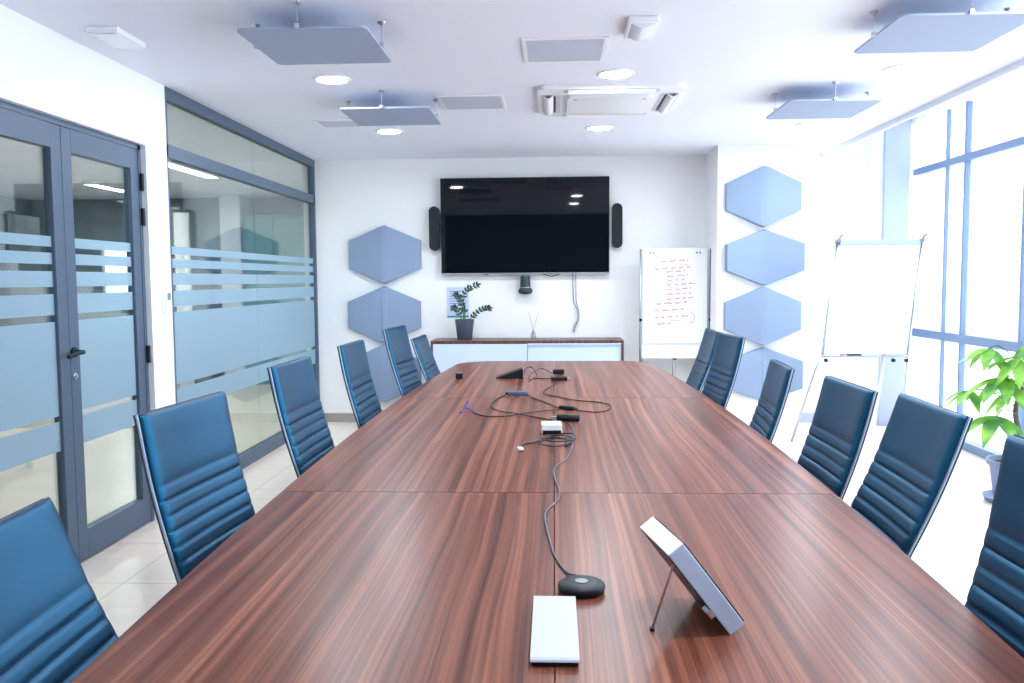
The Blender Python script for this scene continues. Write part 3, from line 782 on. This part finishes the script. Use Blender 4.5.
for x in (-.235, -.205, .205, .235): box(b, x-.007, x+.007, -.0235, -.0215, .977, .991, M=Ml)
link('punch_hole', b, M['dark_slot'], pp)
for x in (-.325, .330):
    link('side_rail', T([(x, .022, .60), (x, .026-.03, 1.15), (x, -.012, 1.70)], .009, 8), M['greycable'] if x > 0 else M['steel'], t, smooth=True)
for x in (-.325, .330): link('knob', Lz([(0, 0), (.014, 0), (.014, .016), (0, .016)], n=14, M=Matrix.Translation((x, -.006, 1.03)) @ Matrix.Rotation(PI/2, 4, 'X')), M['black'], t)
link('tray', B(-.31, .31, -.03, .02, .665, .680, .002), M['white_plastic'], t)
link('catch', B(-.02, .02, -.012, .0, .652, .666, .002), M['black'], t)
for x in (-.30, .30): link('leg', T([(x, .03, .68), (x*1.15, -.06, .012)], .011, 8), M['steel'], t, smooth=True)
link('leg', T([(0, .03, .75), (0, .24, .012)], .011, 8), M['steel'], t, smooth=True)

# blank chart by the window
t = thing('flip_chart', 'flip chart easel with blank white paper standing by the window', 'flip chart', (2.597, 7.22, 0), math.radians(-2))
zb, zt_, lean = .768, 1.735, .13
Mr = Matrix.Translation((0, 0, zb)) @ Matrix.Rotation(-.105, 4, 'X')
sk = .035    # the easel leans slightly sideways in plan
Mr = Matrix.Translation((0, 0, zb)) @ Matrix(((1, 0, .138, 0), (0, 1, 0, 0), (0, 0, 1, 0), (0, 0, 0, 1))) @ Matrix.Rotation(-.105, 4, 'X')
link('board', B(-.342, .342, 0, .02, 0, .965, .004, M=Mr), M['white_plastic'], t)
link('paper_pad', B(-.330, .330, -.010, -.001, .012, .925, M=Mr), M['paper'], t)
bm = bmesh.new(); box(bm, -.325, .332, -.03, .012, .925, .965, .008, M=Mr)
link('clamp_bar', bm, M['grey_plastic'] if 0 else mat('pale blue clamp', (.36, .46, .66), .4), t)
for x in (-.339, .339):
    b = bmesh.new(); box(b, x-.018, x+.018, -.035, .02, .945, .975, .003, M=Mr); tube(b, [Mr @ Vector((x, -.02, .965)), Mr @ Vector((x+.012, -.03, 1.0)), Mr @ Vector((x+.03, -.03, 1.01))], .008, 8)
    link('paper_hook', b, M['hook'], t)
for x in (-.347, .347):
    link('side_rail', T([Mr @ Vector((x, -.004, .0)), Mr @ Vector((x, -.004, .95))], .009, 8), M['steel'], t, smooth=True)
link('pen_tray', B(-.352, .352, -.055, .012, -.018, -.004, .002, M=Mr), M['grey_plastic'], t)
for p in (( -.325, .06), (.22, .06), (.325, .06)):
    link('knob', Lz([(0, 0), (.016, 0), (.016, .02), (0, .02)], n=14, M=Matrix.Translation((p[0], -.03, .73)) @ Matrix.Rotation(PI/2, 4, 'X')), M['black'], t)
link('leg', T([(-.349, .0, .760), (-.385, .03, .65), (-.555, .12, .010)], .011, 8), M['steel'], t, smooth=True)
link('leg', T([(.349, .0, .760), (.355, .03, .65), (.362, .12, .010)], .011, 8), M['steel'], t, smooth=True)
link('leg', T([(.17, .03, .760), (.21, .30, .30), (.24, .52, .010)], .012, 8), M['white_plastic'], t, smooth=True)
tz = zb
for x, c, lab in ((-.24, (.75, .12, .14), 'red marker pen at the left of the blank flip chart tray'), (-.10, (.02, .02, .03), 'black marker pen in the middle of the blank flip chart tray'), (.10, (.75, .25, .30), 'pale red marker pen right of centre on the blank flip chart tray')):
    o = thing('marker_pen', lab, 'marker pen', (2.597+x+.002, 7.195, zb+.006), math.radians(-2), 'marker pens on the easel tray')
    link('barrel', Lz([(0, -.055), (.0075, -.055), (.0075, .025), (0, .025)], n=12, M=Matrix.Rotation(PI/2, 4, 'Y')), M['white_plastic'] if c[0] > .1 else M['black'], o, smooth=True, auto=40)
    link('cap', Lz([(0, .025), (.009, .025), (.009, .06), (0, .062)], n=12, M=Matrix.Rotation(PI/2, 4, 'Y')), mat('marker cap', c, .4), o, smooth=True, auto=40)

# ------------------------------------------------------------------ window plant
t = thing('money_tree', 'bright green plant with fingered leaves in a blue grey pot by the window', 'plant', (2.90, 5.42, 0))
link('saucer', Lz([(0, 0), (.165, 0), (.185, .035), (.178, .035), (.16, .012), (0, .012)], n=40), M['pot_blue'], t, smooth=True, auto=40)
link('pot', Lz([(0, .012), (.115, .012), (.12, .02), (.150, .235), (.165, .237), (.168, .268), (.152, .268), (.145, .225), (0, .225)], n=40), M['pot_blue'], t, smooth=True, auto=40)
link('soil', Lz([(0, .238), (.147, .236)], n=30), M['soil'], t)
tr = smooth_path([(0, 0, .23), (.01, 0, .42), (-.01, .01, .58), (.02, 0, .74), (.03, 0, .86)], 6)
link('trunk', T(tr, [.020-.009*i/len(tr) for i in range(len(tr))], 9), M['trunk'], t, smooth=True)
stalks = [((-.005, 0, .56), (-.11, -.05, .60), (-.17, -.08, .56), .20, 6), ((-.01, 0, .60), (-.16, .04, .70), (-.27, .06, .70), .14, 5), ((.0, 0, .70), (-.08, -.05, .80), (-.14, -.09, .80), .20, 7),
          ((.02, 0, .78), (-.02, -.08, .92), (-.06, -.12, .93), .20, 6), ((.03, 0, .84), (.06, .02, .98), (.09, .02, 1.0), .20, 7), ((.02, 0, .74), (.12, -.04, .82), (.19, -.06, .80), .20, 6),
          ((.0, 0, .64), (.10, -.08, .70), (.16, -.12, .66), .19, 6), ((0, 0, .62), (.04, .12, .70), (.07, .2, .68), .19, 6), ((.03, 0, .86), (-.10, .04, .98), (-.16, .05, .97), .17, 6)]
for A_, B_, C_, ll, nf in stalks:
    P = smooth_path([A_, B_, C_], 6)
    sm = link('stalk', T(P, .004, 6), M['stem'], t, smooth=True)
    tip = P[-1]; d0 = (P[-1]-P[-3]).normalized(); d0.z = 0; d0.normalize()
    for k in range(nf):
        a_ = (k-(nf-1)/2)*(4.4/nf); d = Matrix.Rotation(a_, 3, 'Z') @ d0
        d = (d + Vector((0, 0, random.uniform(-.75, -.15)))).normalized()
        b = bmesh.new(); leaf_mesh(b, tip, d, Vector((0, 0, 1)), ll*1.3*random.uniform(.8, 1.05), ll*.235, .22, .30)
        link('leaf', b, M['leaf'], sm, smooth=True)

# ------------------------------------------------------------------ ceiling fittings
def apanel(cx, cy, lab):
    t = thing('ceiling_panel', lab, 'acoustic panel', (cx, cy, ZC), 0, 'suspended ceiling acoustic panels')
    z = 2.503-ZC; w, d = .287, .297
    bm = prism(bmesh.new(), rrect(-w, w, -d, d, .03), 'z', z, z+.010); bevel_all(bm, .003, 2, 40)
    link('felt_pad', bm, M['felt_ceiling'], t, smooth=True, auto=30)
    for x, y in ((-.01, -d), (w, 0), (-w, 0), (.01, d)):
        cb = link('hanger', T([(x*1.03, y*1.03, z+.03), (x*1.03, y*1.03, -.004)], .0022, 6), M['steel'], t)
        link('hook', Lz([(0, 0), (.020, 0), (.016, -.008), (.006, -.014), (.006, -.022), (0, -.022)], x*1.03, y*1.03, 14), M['steel'], cb, smooth=True, auto=40)
        link('clip', B(x*1.03-.010, x*1.03+.010, y*1.03-.010, y*1.03+.010, z+.001, z+.020, .003), M['steel'], cb)
apanel(-1.085, 3.995, 'square grey felt panel hung from the ceiling nearest the double doors')
apanel(-1.065, 5.70, 'square grey felt panel hung from the ceiling above the glass partition side, farther back')
apanel(1.742, 4.00, 'square pale blue felt panel hung from the ceiling, nearer one on the window side')
apanel(1.740, 5.70, 'square pale blue felt panel hung from the ceiling, farther one on the window side')
def downlight(x, y, lab):
    t = thing('downlight', lab, 'ceiling light', (x, y, ZC), 0, 'round ceiling downlights')
    link('trim_ring', Lz([(.088, 0), (.112, 0), (.110, -.006), (.098, -.010), (.088, -.006)], n=40), M['white_plastic'], t, smooth=True, auto=50)
    link('diffuser', Lz([(0, -.0085), (.088, -.0065)], n=40), M['lamp'], t)
LB = {(0, 0): 'glowing round downlight between the two left ceiling panels', (0, 1): 'glowing round downlight just behind the farther left ceiling panel',
      (1, 0): 'glowing round downlight just before the ceiling air conditioner', (1, 1): 'glowing round downlight just behind the ceiling air conditioner',
      (2, 0): 'glowing round downlight between the two window side ceiling panels', (2, 1): 'glowing round downlight behind the farther window side ceiling panel'}
for i, x in enumerate((-1.305, .365, 2.01)):
    for j, y in enumerate((5.075, 6.84)): downlight(x, y, LB[(i, j)])
    for y, w in ((3.30, 'above the middle of the room'), (1.53, 'above the near table end')):
        if i: downlight(x, y, 'glowing round ceiling downlight out of view %s, %s row' % (w, ('door side', 'middle', 'window side')[i]))
# cassette air conditioner
t = thing('air_conditioner', 'white square cassette air conditioner in the ceiling', 'air conditioner', (.365, 5.78, ZC))
bm = prism(bmesh.new(), rrect(-.46, .46, -.45, .45, .07), 'z', -.026, 0); bevel_all(bm, .012, 3, 40)
link('fascia', bm, M['white_plastic'], t, smooth=True, auto=30)
bm = prism(bmesh.new(), rrect(-.27, .27, -.27, .27, .03), 'z', -.046, -.026); bevel_all(bm, .010, 3, 40)
gr = link('intake_grille', bm, M['white_plastic'], t, smooth=True, auto=30)
for x in (-.22, .22): link('catch', Lz([(0, -.0475), (.012, -.0475), (.012, -.046), (0, -.046)], x, -.22, 16), M['grey_plastic'], gr)
for k in range(4):
    R_ = Matrix.Rotation(k*PI/2, 4, 'Z')
    bm = prism(bmesh.new(), rrect(.315, .435, -.30, .30, .055), 'z', -.0275, -.020); bmesh.ops.transform(bm, matrix=R_, verts=bm.verts)
    link('outlet', bm, M['outlet'], t)
    link('slit', B(.345, .360, -.25, .25, -.030, -.024, M=R_), M['dark_slot'], t)
    bm = bmesh.new(); P = [(.362+.062*u, -.029-.020*math.sin(u*PI*.9)) for u in [i/8 for i in range(9)]]
    A = [[bm.verts.new((x, y, z)) for x, z in P] for y in (-.27, .27)]; D = [[bm.verts.new((x, y, z+.006)) for x, z in P] for y in (-.27, .27)]
    for i in range(8):
        bm.faces.new((A[0][i], A[0][i+1], A[1][i+1], A[1][i])); bm.faces.new((D[0][i], D[1][i], D[1][i+1], D[0][i+1]))
        for q in (0, 1): bm.faces.new((A[q][i], D[q][i], D[q][i+1], A[q][i+1]))
    for i in (0, 8): bm.faces.new((A[0][i], A[1][i], D[1][i], D[0][i]))
    bmesh.ops.transform(bm, matrix=R_, verts=bm.verts)
    link('louvre', bm, M['white_plastic'], t, smooth=True, auto=40)
def vent(cx, cy, w, d, lab):
    t = thing('ceiling_vent', lab, 'vent', (cx, cy, ZC), 0, 'flat grey ceiling vents')
    b = B(-w/2, w/2, -d/2, -d/2+.02, -.008, 0); box(b, -w/2, w/2, d/2-.02, d/2, -.008, 0); box(b, -w/2, -w/2+.02, -d/2+.02, d/2-.02, -.008, 0); box(b, w/2-.02, w/2, -d/2+.02, d/2-.02, -.008, 0)
    link('frame', b, M['white_plastic'], t)
    b = bmesh.new(); n = 22
    for k in range(n):
        y = -d/2+.02 + (d-.04)*(k+.5)/n; box(b, -w/2+.02, w/2-.02, y-.0065, y+.0065, -.007, -.003)
    link('slat', b, mat('vent grey', (.34, .37, .44), .5) if 'ventgrey' not in M else M['ventgrey'], t)
    link('backing', B(-w/2+.02, w/2-.02, -d/2+.02, d/2-.02, -.002, 0), M['dark_slot'], t)
M['ventgrey'] = mat('vent grey', (.60, .64, .74), .5)
vent(.062, 4.53, .43, .46, 'rectangular grey ceiling vent nearest the camera, in front of the air conditioner')
vent(-.54, 5.79, .43, .44, 'rectangular grey ceiling vent left of the air conditioner')
vent(-1.62, 6.47, .32, .29, 'small grey ceiling vent behind the farther left ceiling panel')
t = thing('motion_sensor', 'small white box sensor on the ceiling before the air conditioner', 'sensor', (.415, 4.11, ZC))
bm = B(-.068, .068, -.13, .16, -.03, 0, .004); link('housing', bm, M['white_plastic'], t)
bm = bmesh.new(); prism(bm, [(-.055+.11*u, -.03-.018*math.sin(PI*u)) for u in [i/10 for i in range(11)]][::-1], 'y', -.11, .11)
link('lens', bm, M['clear'] if 0 else mat('milky lens', (.72, .76, .86), .2), t, smooth=True, auto=50)
link('end_plate', B(-.05, .05, -.132, -.128, -.026, -.006), M['white_plastic'], t)
t = thing('emergency_light', 'flat white emergency light on the ceiling above the door wall', 'emergency light', (-2.10, 4.10, ZC), math.radians(0))
link('housing', B(-.075, .075, -.14, .14, -.028, 0, .005), M['white_plastic'], t)
link('diffuser', B(-.062, .062, -.125, .125, -.034, -.028, .003), mat('milky cover', (.82, .85, .92), .25), t)
for y in (-.143, .137): link('end_cap', B(-.06, .06, y, y+.006, -.024, -.004), M['white_plastic'], t)

# wall controls between door and partition
t = thing('thermostat', 'white wall thermostat with a small dark display beside the doors', 'thermostat', (XL, 5.07, 1.30))
link('body', B(0, .016, -.05, .045, -.065, .065, .003), M['white_plastic'], t)
link('display', B(.016, .0175, -.005, .040, .012, .055, .001), M['grey_plastic'] if 0 else mat('dim display', (.16, .19, .26), .3), t)
link('keypad', B(.016, .0175, -.042, -.012, -.05, .055, .001), mat('pale keys', (.6, .66, .76), .4), t)
t = thing('light_switch', 'double white wall switch below the thermostat', 'switch', (XL, 5.07, 1.125))
link('plate', B(0, .008, -.045, .045, -.045, .045, .002), M['white_plastic'], t)
for y in (-.02, .02): link('rocker', B(.008, .012, y-.017, y+.017, -.032, .032, .002), mat('rocker', (.78, .81, .88), .3), t)

# ------------------------------------------------------------------ daylight, camera, view
w = bpy.data.worlds.new('sky'); S.world = w; w.use_nodes = True
bg = w.node_tree.nodes['Background']; bg.inputs['Color'].default_value = (.84, .92, 1, 1); bg.inputs['Strength'].default_value = 1.35

yaw, pitch, roll = math.radians(2.8137), math.radians(4.1507), math.radians(-.4166)
f = Vector((-math.sin(yaw)*math.cos(pitch), math.cos(yaw)*math.cos(pitch), -math.sin(pitch)))
r = Vector((math.cos(yaw), math.sin(yaw), 0)); u = r.cross(f)
r2 = math.cos(roll)*r + math.sin(roll)*u; u2 = -math.sin(roll)*r + math.cos(roll)*u
cam = bpy.data.cameras.new('camera'); co = bpy.data.objects.new('camera', cam); C.objects.link(co)
co.matrix_world = Matrix(((r2.x, u2.x, -f.x, 0), (r2.y, u2.y, -f.y, 0), (r2.z, u2.z, -f.z, 1.42), (0, 0, 0, 1)))
cam.sensor_width = 36; cam.lens = 850*36/1024; cam.clip_start = .02; cam.clip_end = 300
S.camera = co
S.cycles.use_denoising = True
S.cycles.max_bounces = 10; S.cycles.diffuse_bounces = 6; S.cycles.glossy_bounces = 4; S.cycles.transparent_max_bounces = 16
S.cycles.sample_clamp_indirect = 8
vs = S.view_settings
S.display_settings.display_device = 'sRGB'
vs.view_transform = 'Standard'; vs.look = 'None'; vs.gamma = 1; vs.use_curve_mapping = False
vs.exposure = 2.2
